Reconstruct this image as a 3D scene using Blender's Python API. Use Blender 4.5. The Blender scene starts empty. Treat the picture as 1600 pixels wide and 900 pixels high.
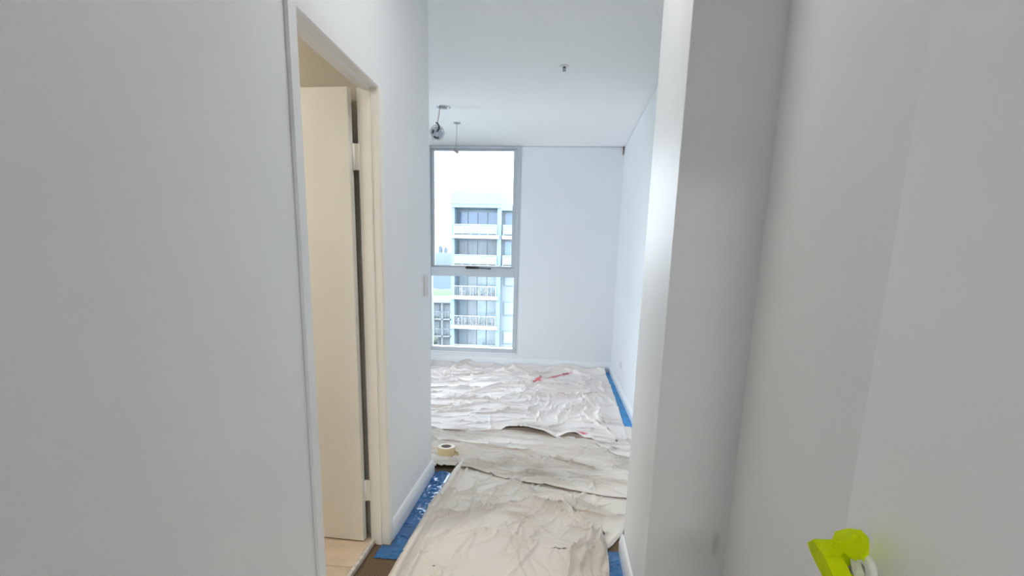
import bpy, bmesh, math, random
import numpy as np
from mathutils import Vector, Matrix

scene = bpy.context.scene
C = scene.collection
PI = math.pi

# ------------------------------------------------------------------ camera
CAM_H = 1.30
F_PX, PX, PY = 848.5, 798.5, 600.0          # focal length and principal point in 1600x900 pixels
PITCH, YAW, ROLL = -.216, -.0854, .0252
fw = Vector((math.sin(YAW)*math.cos(PITCH), math.cos(YAW)*math.cos(PITCH), math.sin(PITCH)))
rt = Vector((math.cos(YAW), -math.sin(YAW), 0))
upv = rt.cross(fw)
r2 = rt*math.cos(ROLL) + upv*math.sin(ROLL)
u2 = -rt*math.sin(ROLL) + upv*math.cos(ROLL)
cam_d = bpy.data.cameras.new('camera')
cam_d.sensor_fit = 'HORIZONTAL'
cam_d.sensor_width = 36.0
cam_d.lens = F_PX/1600*36.0
cam_d.shift_x = (800-PX)/1600
cam_d.shift_y = (PY-450)/1600
cam_d.clip_start = 0.02
cam_d.clip_end = 3000
cam = bpy.data.objects.new('camera', cam_d)
C.objects.link(cam)
cam.matrix_world = Matrix(((r2.x, u2.x, -fw.x, 0), (r2.y, u2.y, -fw.y, 0), (r2.z, u2.z, -fw.z, CAM_H), (0, 0, 0, 1)))
scene.camera = cam

# ------------------------------------------------------------------ sky, exposure
world = bpy.data.worlds.new('overcast_sky')
scene.world = world
world.use_nodes = True
bg = world.node_tree.nodes['Background']
bg.inputs['Color'].default_value = (.79, .885, 1.0, 1)
bg.inputs['Strength'].default_value = 7.4
scene.view_settings.view_transform = 'Standard'
scene.view_settings.look = 'None'
scene.view_settings.gamma = 1
scene.view_settings.use_curve_mapping = False
scene.view_settings.exposure = 0.53
try:
    scene.cycles.max_bounces = 9
    scene.cycles.diffuse_bounces = 7
    scene.cycles.transparent_max_bounces = 12
    scene.cycles.use_denoising = True
    scene.cycles.caustics_reflective = False
    scene.cycles.caustics_refractive = False
    scene.cycles.sample_clamp_indirect = 8
except Exception:
    pass

# ------------------------------------------------------------------ room dimensions (metres)
XL = -.7594          # hall left wall face
XP = .3386           # pier (short wall on the right) face
XN = .607            # recess wall behind the entry door
XR = .6686           # bedroom right wall face
XW = -3.35           # bedroom left wall face
Y_E = -.10           # entry wall, inner face
Y_D1, Y_D2 = 1.595, 2.280     # bathroom doorway
Y_C = 3.163          # hall ends, bedroom begins
Y_P1, Y_P2 = 1.7726, 2.335    # pier near and far face
Y_F = 6.82           # far wall
H = 2.6675
HD = 1.972           # doorway head
WT = .079            # thin wall thickness
BB = .094            # baseboard height

# ------------------------------------------------------------------ materials
MATS = {}
def nodes_of(m):
    m.use_nodes = True
    nt = m.node_tree
    return nt, nt.nodes, nt.links, nt.nodes['Principled BSDF']
def mat(name, col, rough=.5, var=.04, scale=6., bump=.0, bscale=120., metal=0., spec=.5, detail=3., stretch=(1, 1, 1)):
    if name in MATS: return MATS[name]
    m = bpy.data.materials.new(name)
    nt, N, L, P = nodes_of(m)
    tc = N.new('ShaderNodeTexCoord')
    mp = N.new('ShaderNodeMapping'); mp.inputs['Scale'].default_value = stretch
    L.new(tc.outputs['Object'], mp.inputs['Vector'])
    nz = N.new('ShaderNodeTexNoise'); nz.inputs['Scale'].default_value = scale; nz.inputs['Detail'].default_value = detail
    L.new(mp.outputs['Vector'], nz.inputs['Vector'])
    cr = N.new('ShaderNodeValToRGB')
    cr.color_ramp.elements[0].position = .3; cr.color_ramp.elements[1].position = .7
    cr.color_ramp.elements[0].color = (*[max(0, c*(1-var)) for c in col], 1)
    cr.color_ramp.elements[1].color = (*[min(1, c*(1+var)) for c in col], 1)
    L.new(nz.outputs['Fac'], cr.inputs['Fac'])
    L.new(cr.outputs['Color'], P.inputs['Base Color'])
    P.inputs['Roughness'].default_value = rough
    P.inputs['Metallic'].default_value = metal
    P.inputs['Specular IOR Level'].default_value = spec
    if bump > 0:
        nb = N.new('ShaderNodeTexNoise'); nb.inputs['Scale'].default_value = bscale; nb.inputs['Detail'].default_value = 2
        L.new(mp.outputs['Vector'], nb.inputs['Vector'])
        b = N.new('ShaderNodeBump'); b.inputs['Strength'].default_value = bump; b.inputs['Distance'].default_value = .002
        L.new(nb.outputs['Fac'], b.inputs['Height']); L.new(b.outputs['Normal'], P.inputs['Normal'])
    MATS[name] = m
    return m

def spot(nt, coord, cx, cy, cz, rx, ry, rz, ang=0., dist=.6, nscale=25., lo=.55, hi=1.0):
    """mask 1 inside an ellipsoid-like blot with ragged edges, 0 outside"""
    N, L = nt.nodes, nt.links
    s = N.new('ShaderNodeVectorMath'); s.operation = 'SUBTRACT'; s.inputs[1].default_value = (cx, cy, cz)
    L.new(coord, s.inputs[0])
    r = N.new('ShaderNodeVectorRotate'); r.rotation_type = 'Z_AXIS'; r.inputs['Angle'].default_value = -ang
    L.new(s.outputs[0], r.inputs['Vector'])
    k = N.new('ShaderNodeVectorMath'); k.operation = 'DIVIDE'; k.inputs[1].default_value = (rx, ry, rz)
    L.new(r.outputs[0], k.inputs[0])
    ln = N.new('ShaderNodeVectorMath'); ln.operation = 'LENGTH'; L.new(k.outputs[0], ln.inputs[0])
    nz = N.new('ShaderNodeTexNoise'); nz.inputs['Scale'].default_value = nscale; nz.inputs['Detail'].default_value = 3
    L.new(coord, nz.inputs['Vector'])
    a = N.new('ShaderNodeMath'); a.operation = 'MULTIPLY_ADD'; a.inputs[1].default_value = dist*2; a.inputs[2].default_value = -dist
    L.new(nz.outputs['Fac'], a.inputs[0])
    b = N.new('ShaderNodeMath'); b.operation = 'ADD'; L.new(ln.outputs['Value'], b.inputs[0]); L.new(a.outputs[0], b.inputs[1])
    mr = N.new('ShaderNodeMapRange'); mr.inputs['From Min'].default_value = lo; mr.inputs['From Max'].default_value = hi
    mr.inputs['To Min'].default_value = 1; mr.inputs['To Max'].default_value = 0
    L.new(b.outputs[0], mr.inputs['Value'])
    return mr.outputs['Result']
def paint_over(m, spots):
    """spots: list of (colour, opacity, spot-kwargs)"""
    nt, N, L, P = nodes_of(m)
    src = P.inputs['Base Color'].links[0].from_socket
    tc = N.new('ShaderNodeTexCoord')
    for col, op, kw in spots:
        k = spot(nt, tc.outputs['Object'], **kw)
        mu = N.new('ShaderNodeMath'); mu.operation = 'MULTIPLY'; mu.inputs[1].default_value = op; L.new(k, mu.inputs[0])
        mx = N.new('ShaderNodeMix'); mx.data_type = 'RGBA'
        L.new(mu.outputs[0], mx.inputs['Factor']); L.new(src, mx.inputs['A']); mx.inputs['B'].default_value = (*col, 1)
        src = mx.outputs['Result']
    L.new(src, P.inputs['Base Color'])

PAINT = mat('wall_paint', (.83, .845, .86), .42, .012, 2.5, .06, 260)
PAINT_P = mat('pier_paint', (.83, .845, .86), .42, .012, 2.5, .06, 260)
paint_over(PAINT_P, [((.42, .42, .42), .45, dict(cx=.572, cy=Y_P1, cz=.375, rx=.018, ry=.05, rz=.055, dist=.35, nscale=40, lo=.3, hi=1.1))])
CEIL = mat('ceiling_paint', (.915, .92, .925), .75, .01, 2, .03, 200)
TRIM = mat('trim_gloss_white', (.88, .89, .90), .3, .01, 4)
CREAM = mat('cream_enamel', (.88, .86, .80), .42, .02, 3, .03, 90)
CREAM_DOOR = mat('cream_door_paint', (.80, .785, .715), .45, .02, 2.5, .03, 90)
LINING = mat('white_frame_paint', (.83, .84, .845), .38, .015, 4)
DOORW = mat('entry_door_paint', (.86, .88, .895), .36, .012, 3, .05, 220)
CARPET = mat('brown_carpet', (.17, .118, .075), .95, .35, 140, .6, 500, spec=.1)
TILE = mat('bathroom_tile', (.66, .53, .39), .35, .10, 9, .02, 60)
TILE_EDGE = mat('worn_threshold_edge', (.66, .62, .55), .6, .25, 40)
BATH = mat('bathroom_beige', (.54, .505, .43), .6, .03, 3)
ALU = mat('window_aluminium', (.56, .60, .63), .38, .02, 5, metal=.25)
BLACKP = mat('black_plastic', (.015, .016, .018), .4, .1, 20)
GREYM = mat('grey_metal', (.45, .45, .46), .35, .06, 30, metal=.8)
CHROME = mat('chrome', (.75, .76, .78), .12, .03, 20, metal=1.)
WHITEP = mat('white_plastic', (.80, .79, .80), .35, .02, 10)
SWITCHP = mat('switch_plastic', (.72, .69, .69), .35, .02, 10)
PINKW = mat('pink_wire', (.62, .36, .46), .5, .05, 40)
GREYW = mat('grey_wire', (.35, .33, .34), .5, .05, 40)
DARK = mat('dark_void', (.02, .02, .022), .9, .1, 5)
LENS = mat('lamp_lens', (.62, .68, .75), .25, .15, 25, metal=.15)
BRASS = mat('dark_metal_head', (.16, .17, .17), .35, .1, 40, metal=.7)
BROWNW = mat('brown_cable', (.22, .10, .08), .5, .1, 40)
CORE = mat('cardboard_core', (.30, .25, .23), .8, .06, 40)
TAPE = mat('masking_tape', (.72, .58, .33), .5, .05, 60, .05, 90, stretch=(1, 1, 8))
TAPE_F = mat('masking_tape_side', (.78, .70, .55), .6, .04, 120)

def cloth_mat(name, col, spots):
    m = mat(name, col, .92, .06, 1.7, .25, 900, spec=.12)
    paint_over(m, spots)
    return m
GRIME = (.42, .36, .28)
RED = (.75, .05, .10); DRED = (.30, .02, .05); INK = (.03, .03, .04)
CLOTH_A = cloth_mat('canvas_far', (.95, .86, .81), [
    (RED, .75, dict(cx=-.25, cy=6.02, cz=.03, rx=.27, ry=.06, rz=.3, ang=math.atan2(.35, .27), dist=.6, nscale=16, lo=.4, hi=1.0)),
    (RED, .7, dict(cx=.03, cy=6.43, cz=.03, rx=.30, ry=.06, rz=.3, ang=math.atan2(.42, .33), dist=.65, nscale=16, lo=.4, hi=1.0)),
    (DRED, .9, dict(cx=-.33, cy=5.93, cz=.03, rx=.06, ry=.03, rz=.3, ang=.9, dist=.6, nscale=30)),
    (DRED, .8, dict(cx=.11, cy=6.54, cz=.03, rx=.07, ry=.03, rz=.3, ang=.9, dist=.6, nscale=30)),
    (RED, .85, dict(cx=.215, cy=4.13, cz=.05, rx=.05, ry=.07, rz=.3, dist=.4, nscale=30, lo=.4, hi=1.)),
    (INK, .95, dict(cx=.472, cy=4.00, cz=.02, rx=.012, ry=.022, rz=.3, dist=.2, lo=.6, hi=1.)),
    (INK, .7, dict(cx=.32, cy=5.72, cz=.02, rx=.02, ry=.03, rz=.3, dist=.5, lo=.4, hi=.9)),
    (GRIME, .5, dict(cx=-.2, cy=4.25, cz=.03, rx=.40, ry=.2, rz=.3, dist=.7, nscale=5, lo=.3, hi=1.1)),
])
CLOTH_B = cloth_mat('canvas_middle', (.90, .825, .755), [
    (GRIME, .45, dict(cx=-.6, cy=3.30, cz=.03, rx=.55, ry=.16, rz=.3, dist=.6, nscale=6, lo=.3, hi=1.2)),
    (GRIME, .35, dict(cx=.1, cy=3.25, cz=.03, rx=.45, ry=.2, rz=.3, dist=.8, nscale=6, lo=.2, hi=1.2)),
])
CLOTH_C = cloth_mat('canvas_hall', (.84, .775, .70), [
    (INK, .85, dict(cx=.045, cy=2.332, cz=.02, rx=.075, ry=.012, rz=.3, ang=.05, dist=.9, nscale=55, lo=.2, hi=.7)),
    (INK, .95, dict(cx=.265, cy=2.513, cz=.03, rx=.007, ry=.022, rz=.3, ang=.3, dist=.2, lo=.6, hi=1.)),
    (INK, .7, dict(cx=-.5, cy=2.11, cz=.03, rx=.008, ry=.008, rz=.3, dist=.2, lo=.6, hi=1.)),
    (GRIME, .35, dict(cx=.1, cy=2.75, cz=.03, rx=.25, ry=.10, rz=.3, dist=.8, nscale=8, lo=.2, hi=1.2)),
    (GRIME, .30, dict(cx=-.15, cy=2.65, cz=.03, rx=.12, ry=.08, rz=.3, dist=.8, nscale=12, lo=.2, hi=1.2)),
    (GRIME, .30, dict(cx=.2, cy=2.2, cz=.03, rx=.15, ry=.35, rz=.3, dist=.8, nscale=8, lo=.2, hi=1.2)),
])

def film_mat():
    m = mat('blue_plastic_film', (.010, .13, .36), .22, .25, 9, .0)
    nt, N, L, P = nodes_of(m)
    P.inputs['Specular IOR Level'].default_value = .6
    return m
FILM = film_mat()
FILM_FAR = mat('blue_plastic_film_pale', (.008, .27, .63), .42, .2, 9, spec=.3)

def green_mat():
    m = mat('lime_green_tape', (.80, .94, .0), .6, .12, 22, .15, 90, spec=.12)
    nt, N, L, P = nodes_of(m)
    # thin film: some light comes through
    tr = N.new('ShaderNodeBsdfTranslucent'); tr.inputs['Color'].default_value = (.68, .78, .0, 1)
    mx = N.new('ShaderNodeMixShader'); mx.inputs['Fac'].default_value = .35
    out = N['Material Output']
    L.new(P.outputs[0], mx.inputs[1]); L.new(tr.outputs[0], mx.inputs[2]); L.new(mx.outputs[0], out.inputs['Surface'])
    return m
GREEN = green_mat()

def glass_mat(name, tint, refl=.06):
    m = bpy.data.materials.new(name)
    nt, N, L, P = nodes_of(m)
    N.remove(P)
    t = N.new('ShaderNodeBsdfTransparent'); t.inputs['Color'].default_value = (*tint, 1)
    g = N.new('ShaderNodeBsdfGlossy'); g.inputs['Roughness'].default_value = .02
    fr = N.new('ShaderNodeFresnel'); fr.inputs['IOR'].default_value = 1.35
    mx = N.new('ShaderNodeMixShader')
    L.new(fr.outputs[0], mx.inputs['Fac']); L.new(t.outputs[0], mx.inputs[1]); L.new(g.outputs[0], mx.inputs[2])
    L.new(mx.outputs[0], N['Material Output'].inputs['Surface'])
    MATS[name] = m
    return m
GLASS = glass_mat('window_glass', (.96, .98, .98))

# ------------------------------------------------------------------ mesh helpers
def link(name, me, m, parent=None):
    o = bpy.data.objects.new(name, me)
    C.objects.link(o)
    if m is not None: me.materials.append(m)
    if parent is not None: o.parent = parent
    return o
def obj(name, bm, m, parent=None, smooth=False, bevel=0., seg=1):
    bmesh.ops.recalc_face_normals(bm, faces=bm.faces)
    me = bpy.data.meshes.new(name)
    bm.to_mesh(me); bm.free()
    if smooth:
        for p in me.polygons: p.use_smooth = True
    o = link(name, me, m, parent)
    if bevel > 0:
        b = o.modifiers.new('bevel', 'BEVEL'); b.width = bevel; b.segments = seg; b.limit_method = 'ANGLE'
    return o
def box(bm, x0, x1, y0, y1, z0, z1):
    v = [bm.verts.new(p) for p in ((x0, y0, z0), (x1, y0, z0), (x1, y1, z0), (x0, y1, z0), (x0, y0, z1), (x1, y0, z1), (x1, y1, z1), (x0, y1, z1))]
    for f in ((0, 3, 2, 1), (4, 5, 6, 7), (0, 1, 5, 4), (1, 2, 6, 5), (2, 3, 7, 6), (3, 0, 4, 7)):
        bm.faces.new([v[i] for i in f])
    return v
def boxes(name, L, m, parent=None, bevel=0., seg=1):
    bm = bmesh.new()
    for b in L: box(bm, *b)
    return obj(name, bm, m, parent, bevel=bevel, seg=seg)
def prism(name, prof, frm, to, m, parent=None, smooth=False, bevel=0.):
    """closed profile [(3-D point)...] at frm extruded to to"""
    bm = bmesh.new()
    d = Vector(to) - Vector(frm)
    a = [bm.verts.new(Vector(p)) for p in prof]
    b = [bm.verts.new(Vector(p)+d) for p in prof]
    n = len(a)
    bm.faces.new(a); bm.faces.new(list(reversed(b)))
    for i in range(n):
        bm.faces.new((a[i], b[i], b[(i+1) % n], a[(i+1) % n]))
    return obj(name, bm, m, parent, smooth=smooth, bevel=bevel)
def lathe(name, prof, m, parent=None, n=28, smooth=True, mw=None):
    """prof: [(radius, height)...] around local z"""
    bm = bmesh.new(); rings = []
    for r, z in prof:
        if r < 1e-6: rings.append([bm.verts.new((0, 0, z))])
        else: rings.append([bm.verts.new((r*math.cos(2*PI*i/n), r*math.sin(2*PI*i/n), z)) for i in range(n)])
    for A, B in zip(rings, rings[1:]):
        for i in range(n):
            j = (i+1) % n
            if len(A) == 1 and len(B) > 1: bm.faces.new((A[0], B[i], B[j]))
            elif len(B) == 1 and len(A) > 1: bm.faces.new((A[i], B[0], A[j]))
            elif len(A) > 1: bm.faces.new((A[i], B[i], B[j], A[j]))
    if mw is not None: bmesh.ops.transform(bm, matrix=mw, verts=bm.verts)
    o = obj(name, bm, m, parent, smooth=smooth)
    return o
def tube(name, pts, r, m, parent=None, n=8, closed_ends=True):
    bm = bmesh.new(); rings = []
    pts = [Vector(p) for p in pts]
    ref = Vector((.31, .17, .94))
    for i, p in enumerate(pts):
        t = (pts[min(i+1, len(pts)-1)] - pts[max(i-1, 0)]).normalized()
        a = t.cross(ref)
        if a.length < .1: a = t.cross(Vector((1, 0, 0)))
        a.normalize(); b = t.cross(a)
        rr = r[i] if isinstance(r, (list, tuple)) else r
        rings.append([bm.verts.new(p + a*rr*math.cos(2*PI*k/n) + b*rr*math.sin(2*PI*k/n)) for k in range(n)])
    for A, B in zip(rings, rings[1:]):
        for k in range(n): bm.faces.new((A[k], A[(k+1) % n], B[(k+1) % n], B[k]))
    if closed_ends:
        bm.faces.new(rings[0]); bm.faces.new(list(reversed(rings[-1])))
    return obj(name, bm, m, parent, smooth=True)
def tag(o, label, cat, group=None, kind=None):
    o['label'] = label; o['category'] = cat
    if group: o['group'] = group
    if kind: o['kind'] = kind
    return o
def empty(name, loc=(0, 0, 0), rz=0.):
    o = bpy.data.objects.new(name, None)
    o.empty_display_size = .1
    C.objects.link(o); o.location = loc; o.rotation_euler.z = rz
    return o
def struct(o, label=None, cat=None):
    o['kind'] = 'structure'
    if label: o['label'] = label
    if cat: o['category'] = cat
    return o

# ------------------------------------------------------------------ the shell
struct(boxes('floor', [(XW-.1, 1.6, Y_E-3.4, Y_F+.1, -.12, 0)], CARPET), 'brown carpeted floor of the hall and bedroom', 'floor')
SG = .010                                     # shadow-line gap between walls and ceiling
# hall left wall with the bathroom doorway; short strips at the top stay back for the shadow line
struct(boxes('wall_left', [
    (XL-WT, XL, Y_E-.12, Y_D1, 0, H-SG), (XL-WT, XL, Y_D2, Y_C, 0, H-SG), (XL-WT, XL, Y_D1, Y_D2, HD, H-SG),
    (XL-WT, XL-.014, Y_E-.12, Y_C-.014, H-SG, H+.02)], PAINT), 'white painted left wall of the hall around the bathroom doorway', 'wall')
struct(boxes('wall_bedroom_back', [(XW, XL-WT, Y_C-.1, Y_C, 0, H+.02)], PAINT), 'white bedroom wall behind the hall corner', 'wall')
struct(boxes('wall_bedroom_left', [(XW-.1, XW, Y_C-.1, 4.60, 0, H+.02), (XW-.1, XW, 5.80, Y_F+.1, 0, H+.02), (XW-.1, XW, 4.60, 5.80, 2.42, H+.02)], PAINT),
       'white bedroom side wall with the added glazed door', 'wall')
# far wall and its window opening
WX0, WX1, WZ0, WZ1 = -1.665, -.535, .205, H-.004
struct(boxes('wall_far', [
    (XW, WX0, Y_F, Y_F+.14, 0, H-SG), (WX1, XR+.1, Y_F, Y_F+.14, 0, H-SG), (WX0, WX1, Y_F, Y_F+.14, 0, WZ0),
    (XW, WX0, Y_F+.014, Y_F+.14, H-SG, H+.02), (WX1, XR+.1, Y_F+.014, Y_F+.14, H-SG, H+.02), (WX0, WX1, Y_F, Y_F+.14, H-.004, H+.02)], PAINT),
    'white far wall of the bedroom around the tall window', 'wall')
struct(boxes('wall_right', [(XR, XR+.1, Y_P2-.1, Y_F, 0, H-SG), (XR+.014, XR+.1, Y_P2-.1, Y_F, H-SG, H+.02)], PAINT),
       'white bedroom wall on the right', 'wall')
struct(boxes('wall_pier', [(XP, XN+.2, Y_P1, Y_P2, 0, H)], PAINT_P, bevel=.003, seg=2), 'short white wall end between the hall recess and the bedroom', 'wall')
struct(boxes('wall_recess', [(XN, XN+.1, Y_E-.12, Y_P1, 0, H)], PAINT), 'white wall of the recess behind the open entry door', 'wall')
ENX0, ENX1, ENH = -.42, .56, 2.07
struct(boxes('wall_entry', [(XL, ENX0, Y_E-.12, Y_E, 0, H), (ENX1, XN, Y_E-.12, Y_E, 0, H), (ENX0, ENX1, Y_E-.12, Y_E, ENH, H)], PAINT),
       'white wall around the entry doorway', 'wall')
# lobby outside the entry door
struct(boxes('wall_lobby', [(-1.9, -1.8, Y_E-3.3, Y_E-.12, 0, H), (1.5, 1.6, Y_E-3.3, Y_E-.12, 0, H), (-1.9, 1.6, Y_E-3.4, Y_E-3.3, 0, H),
       (-1.8, XL-WT, Y_E-.13, Y_E-.02, 0, H), (XN+.1, 1.5, Y_E-.13, Y_E-.02, 0, H)], PAINT), 'white walls of the lobby outside the entry', 'wall')
# bathroom
BX = -2.35; BY0, BY1, BZ = .95, 2.335, 2.42
struct(boxes('wall_bathroom', [(BX-.1, BX, BY0-.1, Y_C-.1, 0, BZ), (BX, XL-WT, BY0-.1, BY0, 0, BZ), (BX, XL-WT, BY1, Y_C-.1, 0, BZ)], BATH), 'beige bathroom walls', 'wall')
struct(boxes('ceiling_bathroom', [(BX-.1, XL-WT, BY0-.1, Y_C-.1, BZ, BZ+.05)], BATH), 'beige bathroom ceiling', 'ceiling')
bt = boxes('floor_bathroom', [(BX, -.832, BY0, BY1, 0, .012)], CORE)
struct(bt, 'beige tiled bathroom floor with raised edge', 'floor')
k = 0
tile_me = None
for i in range(5):
    for j in range(7):
        x1 = -.834 - i*.302; y0 = BY1-.002 - (j+1)*.302
        if x1-.298 < BX or y0 < BY0-.2: continue
        if tile_me is None:
            t = boxes('tile', [(-.149, .149, -.149, .149, -.004, .010)], TILE, bt, bevel=.002); tile_me = t.data
        else:
            t = bpy.data.objects.new('tile', tile_me); C.objects.link(t); t.parent = bt
            b = t.modifiers.new('bevel', 'BEVEL'); b.width = .002
        t.location = (x1-.149, y0+.149, .014)
boxes('threshold_edge', [(-.834, -.818, Y_D1-.0, Y_D2-.0, 0, .025)], TILE_EDGE, bt, bevel=.003)

# ceiling with two real cut-outs for the light fittings
HOLE = (-1.116, 5.208, .052); HOLE2 = (-1.10, 5.766, .012)
bm = bmesh.new(); box(bm, XW-.1, XR+.115, Y_E-3.4, Y_F+.15, H, H+.03)
ceil = obj('ceiling', bm, CEIL)
cut = []
for (hx, hy, hr) in (HOLE, HOLE2):
    bm = bmesh.new()
    bmesh.ops.create_cone(bm, cap_ends=True, segments=32, radius1=hr, radius2=hr, depth=.2, matrix=Matrix.Translation((hx, hy, H)))
    me = bpy.data.meshes.new('cutter'); bm.to_mesh(me); bm.free()
    co = bpy.data.objects.new('cutter', me); C.objects.link(co); cut.append(co)
    b = ceil.modifiers.new('hole', 'BOOLEAN'); b.operation = 'DIFFERENCE'; b.object = co; b.solver = 'EXACT'
dg = bpy.context.evaluated_depsgraph_get()
nm = bpy.data.meshes.new_from_object(ceil.evaluated_get(dg))
ceil.modifiers.clear(); ceil.data = nm
for co in cut: bpy.data.objects.remove(co, do_unlink=True)
struct(ceil, 'flat white ceiling over the hall and bedroom', 'ceiling')
struct(boxes('light_leak_cover', [(XW-.3, 1.8, Y_E-3.6, Y_F+.14, H+.25, H+.35), (XW-.3, XW-.1, Y_E-3.6, Y_F+.14, H+.03, H+.25), (1.6, 1.8, Y_E-3.6, Y_F+.14, H, H+.25),
       (XW-.1, 1.6, Y_F+.06, Y_F+.14, H+.03, H+.25), (XR+.1, 1.6, Y_E-3.4, Y_F+.14, H, H+.03)], DARK), 'unseen dark cover above the ceiling that stops light leaks', 'ceiling')  # unseen black cover, keeps sky light from leaking in above the ceiling

# baseboards
def skirting(name, prof_axis, a0, a1, face, sgn, label, h=BB):
    """prof_axis 'y': runs along y at x = face, sticking out by sgn; 'x': runs along x at y = face"""
    p = [(0, 0), (.017, 0), (.017, h*.55), (.013, h*.80), (.009, h*.93), (.003, h), (0, h)]
    if prof_axis == 'y':
        prof = [(face+sgn*d, a0, z) for d, z in p]; o = prism(name, prof, (0, a0, 0), (0, a1, 0), TRIM)
    else:
        prof = [(a0, face+sgn*d, z) for d, z in p]; o = prism(name, prof, (a0, 0, 0), (a1, 0, 0), TRIM)
    struct(o, label, 'baseboard')
    return o
skirting('baseboard_left', 'y', Y_D2+.046, Y_C+.017, XL, 1, 'white baseboard along the hall left wall past the doorway')
skirting('baseboard_left_near', 'y', Y_E, Y_D1-.046, XL, 1, 'white baseboard on the hall left wall before the doorway')
skirting('baseboard_bedroom_back', 'x', XW, XL, Y_C, 1, 'white baseboard behind the hall corner')
skirting('baseboard_far', 'x', XW, XR, Y_F, -1, 'white baseboard along the far wall under the window', h=.135)
skirting('baseboard_right', 'y', Y_P2, Y_F, XR, -1, 'white baseboard along the bedroom right wall')
skirting('baseboard_pier', 'y', Y_P1-.017, Y_P2+.017, XP, -1, 'white baseboard on the hall side of the pier')
skirting('baseboard_pier_front', 'x', XP-.017, XN, Y_P1, -1, 'white baseboard on the front of the pier')
skirting('baseboard_recess', 'y', Y_E, Y_P1, XN, -1, 'white baseboard in the recess behind the entry door')

# ------------------------------------------------------------------ bathroom doorway: frame, leaf
d1 = empty('door_1', (0, 0, 0))
struct(d1, 'cream bathroom door standing open in its frame, left of the hall', 'door')
LIP = .012
# jamb lining: extruded stepped profile (x-y), stop in the middle
XB = XL-.075                 # bathroom edge of the lining
def jamb(sgn, y):            # sgn +1: lining grows towards +y side of opening (near jamb), -1: far jamb
    s = sgn
    pr = [(XL+LIP, y-s*.046), (XL+LIP, y+s*.000), (XL+LIP-.006, y+s*.004), (XL-.024, y+s*.004), (XL-.026, y+s*.011), (XL-.050, y+s*.011),
          (XL-.052, y+s*.004), (XB, y+s*.004), (XB, y-s*.010), (XL+.0005, y-s*.010), (XL+.0005, y-s*.046)]
    return pr
near = prism('near_jamb', [(a, b, 0) for a, b in jamb(1, Y_D1)], (0, 0, 0), (0, 0, HD+.046), LINING, d1)
far = prism('far_jamb', [(a, b, 0) for a, b in jamb(-1, Y_D2)], (0, 0, 0), (0, 0, HD), CREAM, d1)
hp = [(XL+LIP, HD+.046), (XL+LIP, HD), (XL+LIP-.006, HD-.004), (XL-.024, HD-.004), (XL-.026, HD-.011), (XL-.050, HD-.011), (XL-.052, HD-.004),
      (XB, HD-.004), (XB, HD+.010), (XL+.0005, HD+.010), (XL+.0005, HD+.046)]
prism('head_jamb', [(a, Y_D1, b) for a, b in hp], (0, Y_D1, 0), (0, Y_D2+.046, 0), LINING, d1)
# leaf, opened into the bathroom about its far hinges
LX0, LW, LT = XL-.101, .66, .036
leaf = boxes('door_leaf', [(-LW, 0, 0, LT, .030, HD-.010)], CREAM_DOOR, d1, bevel=.002)
leaf.location = (LX0, Y_D2-.040, 0); leaf.rotation_euler.z = math.radians(-3)
for hz in (1.71, .27):
    h = boxes('hinge', [(LX0-.002, XB+.002, Y_D2-.012, Y_D2-.006, hz-.05, hz+.05)], CREAM, d1)
    lathe('hinge_knuckle', [(0, -.05), (.006, -.05), (.006, .05), (0, .05)], CREAM, h, n=12, mw=Matrix.Translation((LX0+.005, Y_D2-.013, hz)))

# ------------------------------------------------------------------ entry door, open against the recess
d2 = empty('door_2', (.53, -.05, 0))
struct(d2, 'white entry door standing open at the right edge', 'door')
ta = math.atan2(.811+.05, .45-.53)     # direction of the leaf seen from its hinge
d2.rotation_euler.z = ta               # local x runs along the leaf, local +y faces the hall
boxes('door_leaf', [(0, .8647, -.042, 0, .012, 2.04)], DOORW, d2, bevel=.0015)
rose = lathe('handle_rose', [(0, 0), (.023, 0), (.023, .006), (.020, .009), (0, .009)], WHITEP, d2,
             mw=Matrix.Translation((.803, 0, .885)) @ Matrix.Rotation(-PI/2, 4, 'X'))
tube('lever_handle', [(.803, .006, .885), (.803, .03, .885), (.803, .046, .883), (.795, .054, .880), (.775, .056, .877), (.70, .054, .872), (.68, .053, .870)],
     [.010, .010, .010, .0105, .0105, .0095, .008], GREYM, d2, n=14)

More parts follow.
